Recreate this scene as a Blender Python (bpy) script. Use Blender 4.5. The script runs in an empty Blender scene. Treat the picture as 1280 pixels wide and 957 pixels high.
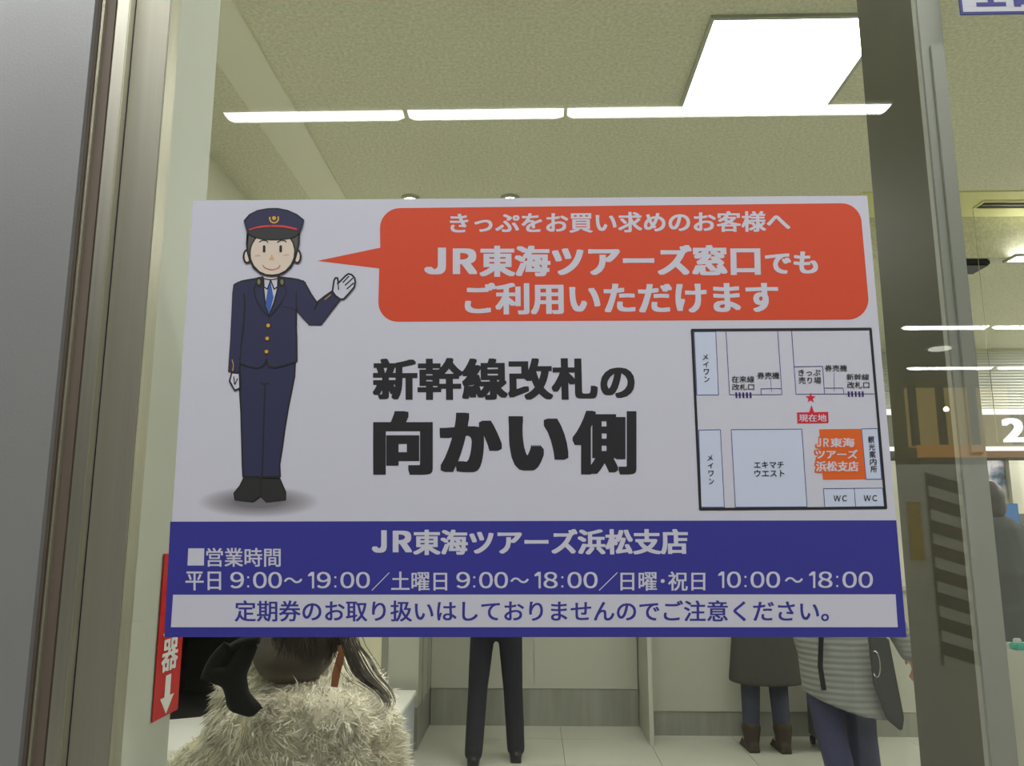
import bpy, bmesh, math, random
from mathutils import Vector, Matrix
from mathutils.geometry import tessellate_polygon
random.seed(7)
SC = bpy.context.scene
COL = SC.collection
PI = math.pi

# ------------------------------------------------------------------ camera
F = 991.5
YAW, PITCH = math.radians(-1.4565), math.radians(10.007)
H = 1.48
CAM = Vector((0, -1.0, H))
cd = bpy.data.cameras.new('camera')
cam = bpy.data.objects.new('camera', cd)
COL.objects.link(cam)
cam.location = CAM
cd.sensor_width = 36
cd.lens = F * 36 / 1280
cd.clip_start = 0.05
cam.rotation_euler = (PI / 2 + PITCH, 0, -YAW)
SC.camera = cam
cy, sy, cp, sp = math.cos(YAW), math.sin(YAW), math.cos(PITCH), math.sin(PITCH)
FW = Vector((sy * cp, cy * cp, sp)); RT = Vector((cy, -sy, 0)); UP = RT.cross(FW)

def ray(px, py): return FW + RT * ((px - 640) / F) + UP * ((478.5 - py) / F)
def onY(px, py, Y): r = ray(px, py); return CAM + r * ((Y - CAM.y) / r.y)
def onZ(px, py, Z): r = ray(px, py); return CAM + r * ((Z - CAM.z) / r.z)

# ------------------------------------------------------------------ world, exposure
w = bpy.data.worlds.new('world'); SC.world = w; w.use_nodes = True
bg = w.node_tree.nodes['Background']
bg.inputs[0].default_value = (0.62, 0.66, 0.62, 1); bg.inputs[1].default_value = 0.10
SC.view_settings.view_transform = 'Standard'
SC.view_settings.look = 'None'
SC.view_settings.exposure = 0.0
SC.view_settings.gamma = 1.0
SC.view_settings.use_curve_mapping = False

L_PANEL = 13.2       # light-emitting faces of the ceiling panels inside the office
L_TUBE = 18.0       # concourse tubes
ROOM_COL = (1.0, 0.985, 0.965)
HALL_COL = (0.97, 0.97, 1.0)

# ------------------------------------------------------------------ materials
MATS = {}
def srgb(r, g, b):
    f = lambda c: (c / 255 / 12.92) if c / 255 <= 0.04045 else ((c / 255 + 0.055) / 1.055) ** 2.4
    return (f(r), f(g), f(b), 1)

def mat(name, rgb, rough=0.6, metal=0.0, noise=0.0, nscale=40, bump=0.0, bscale=200, stretch=None, emit=None, spec=0.4, aniso=0):
    if name in MATS: return MATS[name]
    m = bpy.data.materials.new(name); m.use_nodes = True
    nt = m.node_tree; b = nt.nodes['Principled BSDF']
    c = srgb(*rgb)
    b.inputs['Base Color'].default_value = c
    b.inputs['Roughness'].default_value = rough
    b.inputs['Metallic'].default_value = metal
    b.inputs['Specular IOR Level'].default_value = spec
    if aniso: b.inputs['Anisotropic'].default_value = aniso
    if emit is not None:
        b.inputs['Emission Color'].default_value = (*emit[0], 1); b.inputs['Emission Strength'].default_value = emit[1]
    if noise or bump:
        tc = nt.nodes.new('ShaderNodeTexCoord'); mp = nt.nodes.new('ShaderNodeMapping')
        nt.links.new(tc.outputs['Object'], mp.inputs[0])
        if stretch: mp.inputs['Scale'].default_value = stretch
    if noise:
        n = nt.nodes.new('ShaderNodeTexNoise'); n.inputs['Scale'].default_value = nscale; n.inputs['Detail'].default_value = 5
        nt.links.new(mp.outputs[0], n.inputs['Vector'])
        r = nt.nodes.new('ShaderNodeMapRange'); r.inputs[1].default_value = 0.3; r.inputs[2].default_value = 0.7
        r.inputs[3].default_value = 1 - noise; r.inputs[4].default_value = 1 + noise
        nt.links.new(n.outputs[0], r.inputs[0])
        x = nt.nodes.new('ShaderNodeVectorMath'); x.operation = 'SCALE'; x.inputs[0].default_value = c[:3]
        nt.links.new(r.outputs[0], x.inputs['Scale']); nt.links.new(x.outputs[0], b.inputs['Base Color'])
    if bump:
        n = nt.nodes.new('ShaderNodeTexNoise'); n.inputs['Scale'].default_value = bscale
        nt.links.new(mp.outputs[0], n.inputs['Vector'])
        bp = nt.nodes.new('ShaderNodeBump'); bp.inputs['Strength'].default_value = bump; bp.inputs['Distance'].default_value = 0.004
        nt.links.new(n.outputs[0], bp.inputs['Height']); nt.links.new(bp.outputs[0], b.inputs['Normal'])
    MATS[name] = m
    return m

def glow(name, rgb, strength):
    if name in MATS: return MATS[name]
    m = bpy.data.materials.new(name); m.use_nodes = True; nt = m.node_tree
    nt.nodes.remove(nt.nodes['Principled BSDF'])
    e = nt.nodes.new('ShaderNodeEmission'); e.inputs[0].default_value = (*rgb, 1); e.inputs[1].default_value = strength
    nt.links.new(e.outputs[0], nt.nodes['Material Output'].inputs[0]); MATS[name] = m
    return m

def glass_mat():
    m = bpy.data.materials.new('clear_glass'); m.use_nodes = True; nt = m.node_tree
    nt.nodes.remove(nt.nodes['Principled BSDF'])
    t = nt.nodes.new('ShaderNodeBsdfTransparent'); t.inputs[0].default_value = (0.965, 0.975, 0.955, 1)
    g = nt.nodes.new('ShaderNodeBsdfGlossy'); g.inputs['Roughness'].default_value = 0.0
    lw = nt.nodes.new('ShaderNodeLayerWeight'); lw.inputs[0].default_value = 0.5
    p = nt.nodes.new('ShaderNodeMath'); p.operation = 'POWER'; p.inputs[1].default_value = 5
    q = nt.nodes.new('ShaderNodeMath'); q.operation = 'MULTIPLY_ADD'; q.inputs[1].default_value = 0.94; q.inputs[2].default_value = 0.055
    mx = nt.nodes.new('ShaderNodeMixShader')
    nt.links.new(lw.outputs['Facing'], p.inputs[0]); nt.links.new(p.outputs[0], q.inputs[0]); nt.links.new(q.outputs[0], mx.inputs[0])
    nt.links.new(t.outputs[0], mx.inputs[1]); nt.links.new(g.outputs[0], mx.inputs[2])
    nt.links.new(mx.outputs[0], nt.nodes['Material Output'].inputs[0])
    return m

# ------------------------------------------------------------------ object helpers
def link(name, me, m=None, parent=None):
    o = bpy.data.objects.new(name, me)
    if m is not None:
        me.materials.clear(); me.materials.append(m)
    COL.objects.link(o)
    if parent: o.parent = parent
    return o
def tag(o, label=None, cat=None, group=None, kind=None):
    if label: o['label'] = label
    if cat: o['category'] = cat
    if group: o['group'] = group
    if kind: o['kind'] = kind
    return o
def empty(name, loc=(0, 0, 0), rz=0, parent=None):
    o = bpy.data.objects.new(name, None); COL.objects.link(o); o.location = loc; o.rotation_euler = (0, 0, rz)
    o.empty_display_size = 0.1
    if parent: o.parent = parent
    return o
def bm_box(bm, x0, x1, y0, y1, z0, z1):
    v = [bm.verts.new(p) for p in ((x0,y0,z0),(x1,y0,z0),(x1,y1,z0),(x0,y1,z0),(x0,y0,z1),(x1,y0,z1),(x1,y1,z1),(x0,y1,z1))]
    for f in ((0,3,2,1),(4,5,6,7),(0,1,5,4),(1,2,6,5),(2,3,7,6),(3,0,4,7)): bm.faces.new([v[i] for i in f])
def to_obj(name, bm, m, parent=None, smooth=False, bevel=0):
    if bevel:
        bmesh.ops.bevel(bm, geom=list(bm.edges), offset=bevel, segments=2, affect='EDGES', clamp_overlap=True)
    me = bpy.data.meshes.new(name); bm.to_mesh(me); bm.free()
    if smooth:
        for p in me.polygons: p.use_smooth = True
    return link(name, me, m, parent)
def box(name, x0, x1, y0, y1, z0, z1, m, parent=None, bevel=0):
    bm = bmesh.new(); bm_box(bm, min(x0,x1), max(x0,x1), min(y0,y1), max(y0,y1), min(z0,z1), max(z0,z1))
    return to_obj(name, bm, m, parent, bevel=bevel)
def boxes(name, lst, m, parent=None, bevel=0):
    bm = bmesh.new()
    for b in lst: bm_box(bm, *b)
    return to_obj(name, bm, m, parent, bevel=bevel)
def struct(o): o['kind'] = 'structure'; return o
def ring(bm, c, ax, r, n, sy=1.0, ref=None):
    ax = Vector(ax).normalized()
    a = Vector(ref) if ref else (Vector((1,0,0)) if abs(ax.x) < 0.8 else Vector((0,1,0)))
    u = (a - ax * a.dot(ax)).normalized(); v = ax.cross(u)
    return [bm.verts.new(Vector(c) + u * r * math.cos(2*PI*i/n) + v * r * sy * math.sin(2*PI*i/n)) for i in range(n)]
def bm_tube(bm, pts, rad, n=8, sy=1.0, cap=True):
    pts = [Vector(p) for p in pts]
    rr = rad if isinstance(rad, (list, tuple)) else [rad] * len(pts)
    prev = None
    for i, p in enumerate(pts):
        d = (pts[min(i+1, len(pts)-1)] - pts[max(i-1, 0)])
        cur = ring(bm, p, d, rr[i], n, sy)
        if prev:
            for k in range(n): bm.faces.new((prev[k], prev[(k+1)%n], cur[(k+1)%n], cur[k]))
        elif cap: bm.faces.new(cur[::-1])
        prev = cur
    if cap: bm.faces.new(prev)
def bm_cyl(bm, c, r, z0, z1, n=20): bm_tube(bm, [(c[0],c[1],z0),(c[0],c[1],z1)], r, n)
def bm_ell(bm, c, r, rot=None, seg=16, rings_=10):
    M = Matrix.Translation(Vector(c))
    if rot: M = M @ Matrix.Rotation(rot[0],4,'X') @ Matrix.Rotation(rot[1],4,'Y') @ Matrix.Rotation(rot[2],4,'Z')
    M = M @ Matrix.Diagonal((r[0], r[1], r[2], 1))
    bmesh.ops.create_uvsphere(bm, u_segments=seg, v_segments=rings_, radius=1, matrix=M)
def bm_cap(bm, a, b, ra, rb, sx=1.0, sy=1.0, n=16):
    """rounded tapering limb from a to b, cross section scaled sx, sy about its axis"""
    a, b = Vector(a), Vector(b); d = (b-a); L = d.length; u = d / L
    prof = []
    for k in range(1, 5): t = k/4*PI/2; prof.append((a - u*ra*math.cos(t), ra*math.sin(t)))
    prof.append((a + d*0.5, (ra+rb)/2))
    for k in range(0, 4): t = k/4*PI/2; prof.append((b + u*rb*math.sin(t), rb*math.cos(t)))
    ax = Vector((1,0,0)) if abs(u.x) < 0.9 else Vector((0,0,1))
    e1 = (ax - u*ax.dot(u)).normalized(); e2 = u.cross(e1)
    prev = None
    for p, r in prof:
        cur = [bm.verts.new(p + e1*r*sx*math.cos(2*PI*i/n) + e2*r*sy*math.sin(2*PI*i/n)) for i in range(n)]
        if prev:
            for k in range(n): bm.faces.new((prev[k], prev[(k+1)%n], cur[(k+1)%n], cur[k]))
        else: bm.faces.new(cur[::-1])
        prev = cur
    bm.faces.new(prev)
def blob(name, build, m, parent, voxel=0.012, smooth_it=4):
    """one continuous surface grown over overlapping limbs"""
    bm = bmesh.new(); build(bm)
    bmesh.ops.recalc_face_normals(bm, faces=list(bm.faces))
    me = bpy.data.meshes.new('tmp'); bm.to_mesh(me); bm.free()
    t = bpy.data.objects.new('tmp', me); COL.objects.link(t)
    md = t.modifiers.new('r', 'REMESH'); md.mode = 'VOXEL'; md.voxel_size = voxel; md.use_smooth_shade = True
    if smooth_it:
        s = t.modifiers.new('s', 'SMOOTH'); s.factor = 0.5; s.iterations = smooth_it
    dg = bpy.context.evaluated_depsgraph_get()
    out = bpy.data.meshes.new_from_object(t.evaluated_get(dg)); out.name = name
    bpy.data.objects.remove(t); bpy.data.meshes.remove(me)
    for p in out.polygons: p.use_smooth = True
    return link(name, out, m, parent)

# ------------------------------------------------------------------ palette
M_ceil = mat('ceiling_board', (226, 226, 202), 0.9, noise=0.14, nscale=75, bump=0.6, bscale=160)
M_ceil_band = mat('ceiling_trim_paint', (240, 240, 222), 0.8)
M_ceil_acc = mat('air_strip_paint', (232, 230, 172), 0.8)
M_wall = mat('wall_paint', (222, 221, 205), 0.7, noise=0.02, nscale=4)
M_jamb = mat('jamb_paint', (180, 184, 170), 0.5, noise=0.02, nscale=6)
M_fin = mat('dark_fin_panel', (67, 65, 49), 0.45, noise=0.06, nscale=5)
M_alu = mat('aluminium', (160, 161, 152), 0.5, 0.35, noise=0.05, nscale=14, stretch=(1, 1, 0.1))
M_steel = mat('brushed_steel', (170, 168, 150), 0.42, 0.6, noise=0.04, nscale=30, stretch=(6, 6, 0.06), aniso=0.5)
M_steel_l = mat('light_steel_strip', (205, 203, 184), 0.35, 0.85, noise=0.05, nscale=30, stretch=(6, 6, 0.06))
M_brown = mat('brown_seal', (112, 101, 88), 0.6, 0.2, noise=0.06, nscale=30, stretch=(4, 4, 0.2))
M_gasket = mat('black_gasket', (38, 42, 54), 0.4)
M_grey = mat('grey_wall_panel', (156, 157, 154), 0.38, 0.35, noise=0.05, nscale=2.5, bump=0.05, bscale=300)
M_floor = mat('white_floor_tile', (190, 191, 176), 0.18, noise=0.02, nscale=4)
M_grout = mat('floor_grout', (150, 150, 138), 0.8)
M_white = mat('white_laminate', (182, 183, 168), 0.35)
M_kick = mat('grey_steel_kick', (152, 153, 142), 0.4, 0.3, noise=0.14, nscale=5, stretch=(3, 3, 0.3))
M_black = mat('black_plastic', (24, 24, 26), 0.4)
M_char = mat('charcoal_laminate', (58, 58, 55), 0.4)
M_hall = mat('hall_wall', (120, 118, 100), 0.7)
M_hallfloor = mat('hall_floor', (150, 148, 138), 0.35)
M_hallceil = mat('hall_ceiling', (120, 118, 98), 0.8)
G_panel = glow('panel_light', ROOM_COL, L_PANEL)
G_tube = glow('tube_light', HALL_COL, L_TUBE)

# ================================================================== STRUCTURE
ZC = 3.2
XA = onZ(349, 100, ZC).x; XB = onZ(289, 100, ZC).x; XC = onZ(311, 250, ZC).x
# jambs: their near edges sit behind the glass, px 160 and 1210 at eye level
XL = onY(160, 652, 0.02).x; XR = onY(1210, 652, 0.02).x
DJ = 0.185
FW_R = onY(1243, 652, 0.02).x                      # right side of the fin's front

fl = struct(box('floor', XC, 6.0, 0.06, 6.9, -0.06, -0.012, M_grout))
X0 = onZ(707, 957, 0).x
tile_me = None
for i in range(-3, 8):
    for j in range(0, 9):
        x, y = X0 + 0.6 * i, 0.68 + 0.6 * j
        if x < XC: continue
        if tile_me is None:
            bm = bmesh.new(); bm_box(bm, 0.0015, 0.5985, 0.0015, 0.5985, -0.012, 0.0)
            o = to_obj('tile', bm, M_floor, fl, bevel=0.0008); tile_me = o.data
        else: o = link('tile', tile_me, None, fl)
        o.location = (x, y, 0)
struct(box('wall_left', XC - 0.12, XC, DJ, 6.9, 0, ZC, M_wall))
struct(box('wall_back', XC, 6.0, 6.8, 6.92, 0, ZC, M_wall))
struct(box('wall_right', 5.9, 6.02, 0.1, 6.8, 0, ZC, M_wall))
YB = onZ(1240, 269, ZC).y                          # bulkhead across the right half
ce = struct(box('ceiling', XC - 0.1, 6.0, 0.0, 6.9, ZC, ZC + 0.1, M_ceil))
struct(box('trim_1', XB, XA, 0.19, 6.7, ZC - 0.012, ZC, M_ceil_band))
XRB = 1.75
YB0 = onZ(1240, 238, ZC).y
struct(box('trim_2', XRB, 5.9, YB0, YB, ZC - 0.008, ZC, M_ceil_acc))
ZB = onY(1235, 322, YB).z
struct(box('trim_3', XRB, 5.9, YB, 6.8, ZB, ZC, M_ceil))
# pillar and fin either side of the opening
struct(box('wall_front', XL - 0.9, XL, 0.03, DJ, 0, ZC, M_jamb))
fin = struct(box('trim_4', XR, FW_R, 0.035, DJ + 0.02, 0, ZC, M_fin))
cap_ = box('aluminium_face', XR - 0.001, FW_R + 0.001, 0.022, 0.036, 0, ZC, M_alu, fin, bevel=0.002)
box('cover_plate', XR + 0.012, FW_R - 0.004, 0.019, 0.0225, onY(1180, 112, 0.02).z - 0.5, onY(1180, 56, 0.02).z, M_alu, fin, bevel=0.001)

# stainless frame left of the glass (all boundaries measured on the wall plane)
win = struct(empty('window_1', (0, 0, 0)))
def slab(name, pa, pb, y0, y1, m, parent, bevel=0.0015, struct_=False):
    """vertical strip between two screen edges given at eye level"""
    xa = onY(pa, 652, y0).x; xb = onY(pb, 652, y0).x
    o = box(name, xa, xb, y0, y1, 0, ZC, m, parent, bevel)
    return struct(o) if struct_ else o
e = [52, 62.5, 65, 84, 103, 110]
e = dict(panel=53, b1=63.5, b2=66.5, b3=84.5, l=103, g=110.5, s=160.5)
struct(box('wall_facade', -3.2, onY(e['panel'], 652, -0.02).x, -0.02, 0.03, 0, ZC, M_grey))
slab('brown_seal', e['panel'], e['b1'], -0.012, 0.03, M_brown, win)
slab('seal_bead', e['b1'], e['b2'], -0.016, 0.03, M_steel_l, win)
slab('brown_seal', e['b2'], e['b3'], -0.010, 0.03, M_brown, win)
slab('light_strip', e['b3'], e['l'], -0.016, 0.03, M_steel_l, win)
slab('gasket', e['l'], e['g'], -0.004, 0.03, M_gasket, win)
slab('gasket_lip', e['l'] + 1.8, e['l'] + 3.4, -0.008, 0.0, M_steel_l, win, 0.0005)
slab('steel_post', e['g'], e['s'], -0.002, 0.03, M_steel, win)
MG = glass_mat()
box('glass_pane', XL + 0.0005, 5.0, 0.0, 0.008, 0.02, 3.18, MG, win)
# head and sill of the shop front, above and below the picture
struct(box('trim_5', -3.2, 5.0, -0.02, 0.06, ZC, 4.0, M_grey))
struct(box('trim_6', XL, 5.0, -0.01, 0.06, 0, 0.02, M_alu))
struct(box('wall_front_right', 5.0, 6.1, 0, 0.12, 0, 4.0, M_grey))

# ================================================================== CEILING LAMPS, inside
def ceiling_panel(x0, x1, y0, y1, z, label, group=None):
    r = empty('ceiling_light', ((x0+x1)/2, (y0+y1)/2, z))
    tag(r, label, 'ceiling light', group)
    cx, cyy = (x0+x1)/2, (y0+y1)/2
    hx, hy = (x1-x0)/2, (y1-y0)/2
    boxes('frame', [(-hx-.015,-hx,-hy-.015,hy+.015,-.012,0),(hx,hx+.015,-hy-.015,hy+.015,-.012,0),(-hx,hx,-hy-.015,-hy,-.012,0),(-hx,hx,hy,hy+.015,-.012,0)], M_white, r)
    box('diffuser', -hx, hx, -hy, hy, -.008, 0, G_panel, r)
    return r
p1 = onZ(893, 22, ZC); p2 = onZ(852, 135, ZC); p3 = onZ(1029.5, 133.2, ZC)
ceiling_panel(p2.x, p3.x, p1.y, p2.y, ZC, 'large square glowing ceiling light panel at the top right')
k = 0
if 1:
    for yy in (3.3,):
        for xx in (-0.75, 0.45, 1.25):  # unseen panels added to light the depth of the room
            ceiling_panel(xx - .3, xx + .3, yy, yy + .6, ZC, '%s added unseen square ceiling light panel in the %s row deep in the office behind the notice' % (('left', 'middle', 'right')[k % 3], ('nearer', 'farther')[k // 3]), 'added ceiling panels behind the notice'); k += 1
q = onZ(1258, 325, ZB); q2 = onZ(1262, 318, ZB)
ceiling_panel(q.x, q.x + 0.6, q2.y, q.y, ZB, 'small bright ceiling light beyond the right bulkhead')
for i_, (xx, yy) in enumerate(((4.4, 3.1), (4.4, 4.5))):  # panels added out of view to brighten the right side
    ceiling_panel(xx, xx + 1.2, yy, yy + .9, ZB, ('nearer', 'farther')[i_] + ' added ceiling light panel at the far right of the office, out of frame')
for xx, nm in ((-.75, 'left'), (.75, 'middle'), (2.25, 'right')):  # added out of view to brighten the coat, jamb and near floor
    ceiling_panel(xx, xx+.6, .35, .95, ZC, nm + ' added ceiling light panel right above the shop window, out of frame')
for xx in (3.9,):  # one more unseen panel, added for extra light at right
    ceiling_panel(xx+.6, xx + 1.2, 1.2, 1.8, ZC, 'added square ceiling light panel near the right wall, out of frame')
for i, (px, py) in enumerate(((513, 247), (637.5, 246.5))):
    p = onZ(px, py, ZC)
    r = empty('downlight', (p.x, p.y, ZC))
    tag(r, ('left' if i == 0 else 'right') + ' one of two round downlights just above the notice top edge', 'downlight', 'ceiling downlights')
    bm = bmesh.new(); bm_tube(bm, [(0,0,0.0),(0,0,-.008),(0,0,-.014)], [.05,.05,.042], 24); to_obj('trim_ring', bm, M_white, r, True)
    bm = bmesh.new(); bm_tube(bm, [(0,0,-.012),(0,0,-.022)], [.034,.028], 24); to_obj('lens', bm, glow('downlight_glow', (1,.98,.9), 16), r)
# slot diffuser of the air conditioning
a = onZ(1230, 251, ZC - .008); b = onZ(1221, 258.5, ZC - .008)
r = empty('air_vent', (a.x, (a.y + b.y)/2, ZC - .008)); tag(r, 'dark slot air vent in the yellowish ceiling strip at right', 'air vent')
hw = (a.y - b.y)/2
box('slot', 0, 1.2, -abs(hw), abs(hw), -.006, 0, M_black, r)
boxes('vane', [(0.01, 1.19, -abs(hw)*.25, abs(hw)*.05, -.012, -.006)], M_alu, r)
boxes('rim', [(-.012,0,-abs(hw)-.012,abs(hw)+.012,-.01,0),(0,1.2,abs(hw),abs(hw)+.012,-.01,0),(0,1.2,-abs(hw)-.012,-abs(hw),-.01,0),(1.2,1.212,-abs(hw)-.012,abs(hw)+.012,-.01,0)], M_ceil_acc, r)
# pull cord hanging from the bulkhead
bm = bmesh.new(); c0 = onY(1217, 270, YB-.1); bm_tube(bm, [(c0.x, YB-.1, ZC), (c0.x, YB-.1, 1.9)], .0018, 6)
tag(to_obj('pull_cord', bm, M_white), 'thin white cord hanging from the ceiling beside the right mullion', 'cord')
p = onZ(1216, 329, ZB)
r = tag(box('ceiling_speaker', p.x - .25, p.x + .05, p.y - .09, p.y + .09, ZB - .04, ZB, M_black, bevel=.01), 'small dark ceiling fitting peeking out beside the right mullion', 'fitting')

# ================================================================== CONCOURSE behind the camera (seen mirrored in the glass)
struct(box('floor_hall', -6, 9, -14.2, -0.02, -0.1, 0.0, M_hallfloor))
struct(box('ceiling_hall', -6, 9, -14.2, -0.02, 4.0, 4.1, M_hallceil))
struct(box('wall_hall', -6, 9, -14.3, -14.2, 0, 4.0, M_hall))
struct(box('wall_hall_left', -6.1, -6, -14.2, -0.02, 0, 4.0, M_hall))
struct(box('wall_hall_right', 9, 9.1, -14.2, -0.02, 0, 4.0, M_hall))
def tube(pxa, pxb, py, Z, label, segs, wid=0.1, real=None):
    if real: xa, xb, Y = real
    else:
        A = onZ(pxa, py, Z); B = onZ(pxb, py, Z); Y = -(A.y + B.y)/2; xa, xb = A.x, B.x
    r = empty('tube_light', ((xa+xb)/2, Y, Z)); tag(r, label, 'tube light', 'concourse tube lights')
    for (s0, s1) in segs:
        a = (s0-.5)*(xb-xa); b = (s1-.5)*(xb-xa)
        bm = bmesh.new()
        vs = [(a, -wid*.5, 0), (b, -wid*.5, 0), (b, wid*.5, 0), (a, wid*.5, 0)]; dz = -wid*.3
        lo = [(a+.04, -wid*.32, dz), (b-.04, -wid*.32, dz), (b-.04, wid*.32, dz), (a+.04, wid*.32, dz)]
        V = [bm.verts.new(v) for v in vs + lo]
        for f in ((0,1,5,4),(1,2,6,5),(2,3,7,6),(3,0,4,7),(4,5,6,7)): bm.faces.new([V[i] for i in f])
        to_obj('tube', bm, G_tube, r)
        box('backplate', a, b, -wid*.7, wid*.7, 0, .02, M_white, r)
    return r
tube(278, 1107, 139.5, 3.93, 'long row of white tube lights mirrored above the notice', ((0,.272),(.279,.515),(.52,1)), .082)
tube(1130, 1340, 408, 3.93, 'upper short tube light mirrored over the right mullion', ((0,.5),(.535,1)), .10)
tube(1136, 1345, 459, 3.93, 'lower short tube light mirrored over the right mullion', ((0,.5),(.535,1)), .10)
tube(0, 0, 0, 3.93, 'added concourse tube light close to the shop front, unseen above the picture', ((0,.5),(.51,1)), .34, real=(-4.5, 4.5, -1.5))  # wide tube added out of view to light the notice

# hazard-striped kiosk
K = empty('ticket_kiosk', (onY(1121, 700, 3.0).x, -3.0, 0)); tag(K, 'pale grey kiosk with slanted hazard stripes mirrored at right', 'kiosk')
kt = onY(1180, 580, 3.0).z
M_kiosk = mat('kiosk_paint', (226, 226, 216), .5)
box('body', -.02, 1.4, -.6, 0, 0, kt, M_kiosk, K, bevel=.01)
M_stripe = mat('stripe_dark', (60, 44, 62), .5)
s0 = onY(1163, 652, 3.0).x - K.location.x; s1 = onY(1207, 652, 3.0).x - K.location.x
sz0 = onY(1200, 832, 3.0).z; sz1 = onY(1180, 590, 3.0).z
bm = bmesh.new()
n = 8; per = (sz1 - sz0)/n
for i in range(n):
    zb = sz0 + i*per
    v = [bm.verts.new(p) for p in ((s0, .004, zb+per*.45), (s1, .004, zb), (s1, .004, min(zb+per*.55, sz1)), (s0, .004, min(zb+per, sz1)))]
    bm.faces.new(v)
for xx in (s0, s1): bm_box(bm, xx-.006, xx+.006, .001, .004, sz0, sz1)
to_obj('hazard_stripes', bm, M_stripe, K)
a = onY(1133, 627, 3.0); b = onY(1157, 700, 3.0)
box('yellow_card', a.x-K.location.x, b.x-K.location.x, .001, .006, b.z, a.z, mat('yellow_card', (205, 170, 40), .6), K)
# warm shop front across the concourse; strip and interior glow in place of its lighting
YS = 13.4
S = empty('shop_front', (onY(1146, 560, YS).x, -YS, 0)); tag(S, 'warm lit shop front with orange counter edge mirrored at right', 'shop front')
a = onY(1146, 572, YS); b = onY(1330, 556, YS); c = onY(1146, 512, YS)
wS = b.x - a.x
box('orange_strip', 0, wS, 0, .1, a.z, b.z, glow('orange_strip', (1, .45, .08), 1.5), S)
box('warm_interior', .05, wS, -.4, -.3, b.z, 3.95, glow('warm_interior', (1, .74, .25), 1.1), S)
[box('post', wS*t-.05, wS*t+.05, -.12, 0, b.z, 3.95, mat('shop_wood', (90, 66, 34), .5), S) for t in (0.01,.2,.42,.7,.99)]
box('base', 0, wS, -.4, .08, 0, a.z, mat('shop_base', (110, 104, 88), .5), S)
bm = bmesh.new(); p = onY(1183, 511, YS-.3); bm_ell(bm, (p.x-S.location.x, .3, p.z), (.045,.045,.045)); to_obj('lamp', bm, glow('warm_lamp', (1,.95,.7), 30), S, True)

p = onZ(1175, 435, 3.98)
r = empty('hall_downlight', (p.x, -p.y, 3.98)); tag(r, 'soft oval ceiling light mirrored between the two short tubes', 'downlight')
bm = bmesh.new(); bm_cyl(bm, (0, 0), .15, -.02, .02, 24); to_obj('lens', bm, glow('hall_spot', (1, .98, .85), 5), r)
bm = bmesh.new(); bm_tube(bm, [(0,0,.0),(0,0,.02)], [.19,.19], 24); to_obj('rim', bm, M_white, r)
# ================================================================== OFFICE FURNITURE
YC1 = 5.2; ZT = 1.0
def counter(name, x0, x1, yf, depth, zk, label, top_over=.03):
    r = empty(name, (x0, yf, 0)); tag(r, label, 'counter')
    L = x1 - x0
    n = max(1, round(L / .85))
    for i in range(n): box('front_panel', L*i/n+.0015, L*(i+1)/n-.0015, 0, .02, zk, ZT, M_white, r, bevel=.001)
    box('kick_plate', 0, L, .006, .03, 0, zk - .003, M_kick, r)
    box('carcass', 0.002, L-.002, .03, depth, 0, ZT, M_white, r)
    box('worktop', 0, L, -top_over, depth, ZT, ZT+.03, M_white, r, bevel=.003)
    return r
f1 = onZ(650, 907, 0); YC1 = f1.y
XCL = onZ(537, 907, 0).x; XP = onZ(805, 905, 0).x
zk1 = onY(700, 860.5, YC1).z
counter('service_counter', XCL + .001, onZ(818, 932, 0).x - .034, YC1, .6, zk1, 'white service counter with tall steel kick behind the man in black trousers')
f2 = onZ(950, 920, 0); YC2 = f2.y; zk2 = onY(900, 889, YC2).z
counter('service_counter', onZ(818, 932, 0).x + .003, 4.6, YC2, .7, zk2, 'white service counter section right of the partition board')
pe = onZ(818, 932, 0)
r = box('partition_board', pe.x - .03, pe.x, pe.y, YC1 + .55, 0, 1.45, M_white, bevel=.002)
tag(r, 'white upright partition board dividing the two counter sections', 'partition')
r.location.x = 0
# return of the left counter running toward the window
sA = onZ(519.5, 938, 0)
r = empty('side_cabinet', (XCL, sA.y, 0)); tag(r, 'tall white cabinet with dark steel kick at the left of the counter bay', 'cabinet')
LL = YC1 + .6 - sA.y; LL -= .0
zs = .27
WC_ = XCL - XC - .004
box('body', -WC_, 0, 0, LL, zs, 2.3, M_white, r, bevel=.002)
ps = onY(477, 830, sA.y).x - XCL; pt = onY(485, 830, sA.y).x - XCL
box('front_strip', ps, pt, -.012, 0, zs, 2.3, M_kick, r)
box('cream_panel', -WC_, ps - .001, -.008, 0, zs, 2.3, mat('cream_wall', (214, 210, 180), .6), r)
box('kick_plate', -WC_ + .01, -.005, .01, LL, 0, zs - .003, M_kick, r)
for t in (.25, .7): box('panel_joint', .0, .008, (YC1-sA.y)*t, (YC1-sA.y)*t+.02, zs, 2.3, M_alu, r)
# low white bench running in depth
be = onZ(517, 943, 0); ztop = onY(518, 862, be.y).z
ybn = 2.75
r = empty('low_bench', (be.x, ybn, 0)); tag(r, 'low white bench running back along the left side behind the fur coat', 'bench')
box('top', -.42, .01, 0, be.y - ybn, ztop - .03, ztop, mat('bench_top', (240, 240, 232), .3), r, bevel=.004)
boxes('side_panel', [(-.02, 0, .01, be.y - ybn - .01, 0.02, ztop - .03), (-.4, -.38, .01, be.y - ybn - .01, 0.02, ztop - .03)], mat('bench_side', (196, 200, 205), .4), r)
box('end_panel', -.38, -.02, .02, .04, 0.0, ztop - .03, M_white, r)
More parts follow.
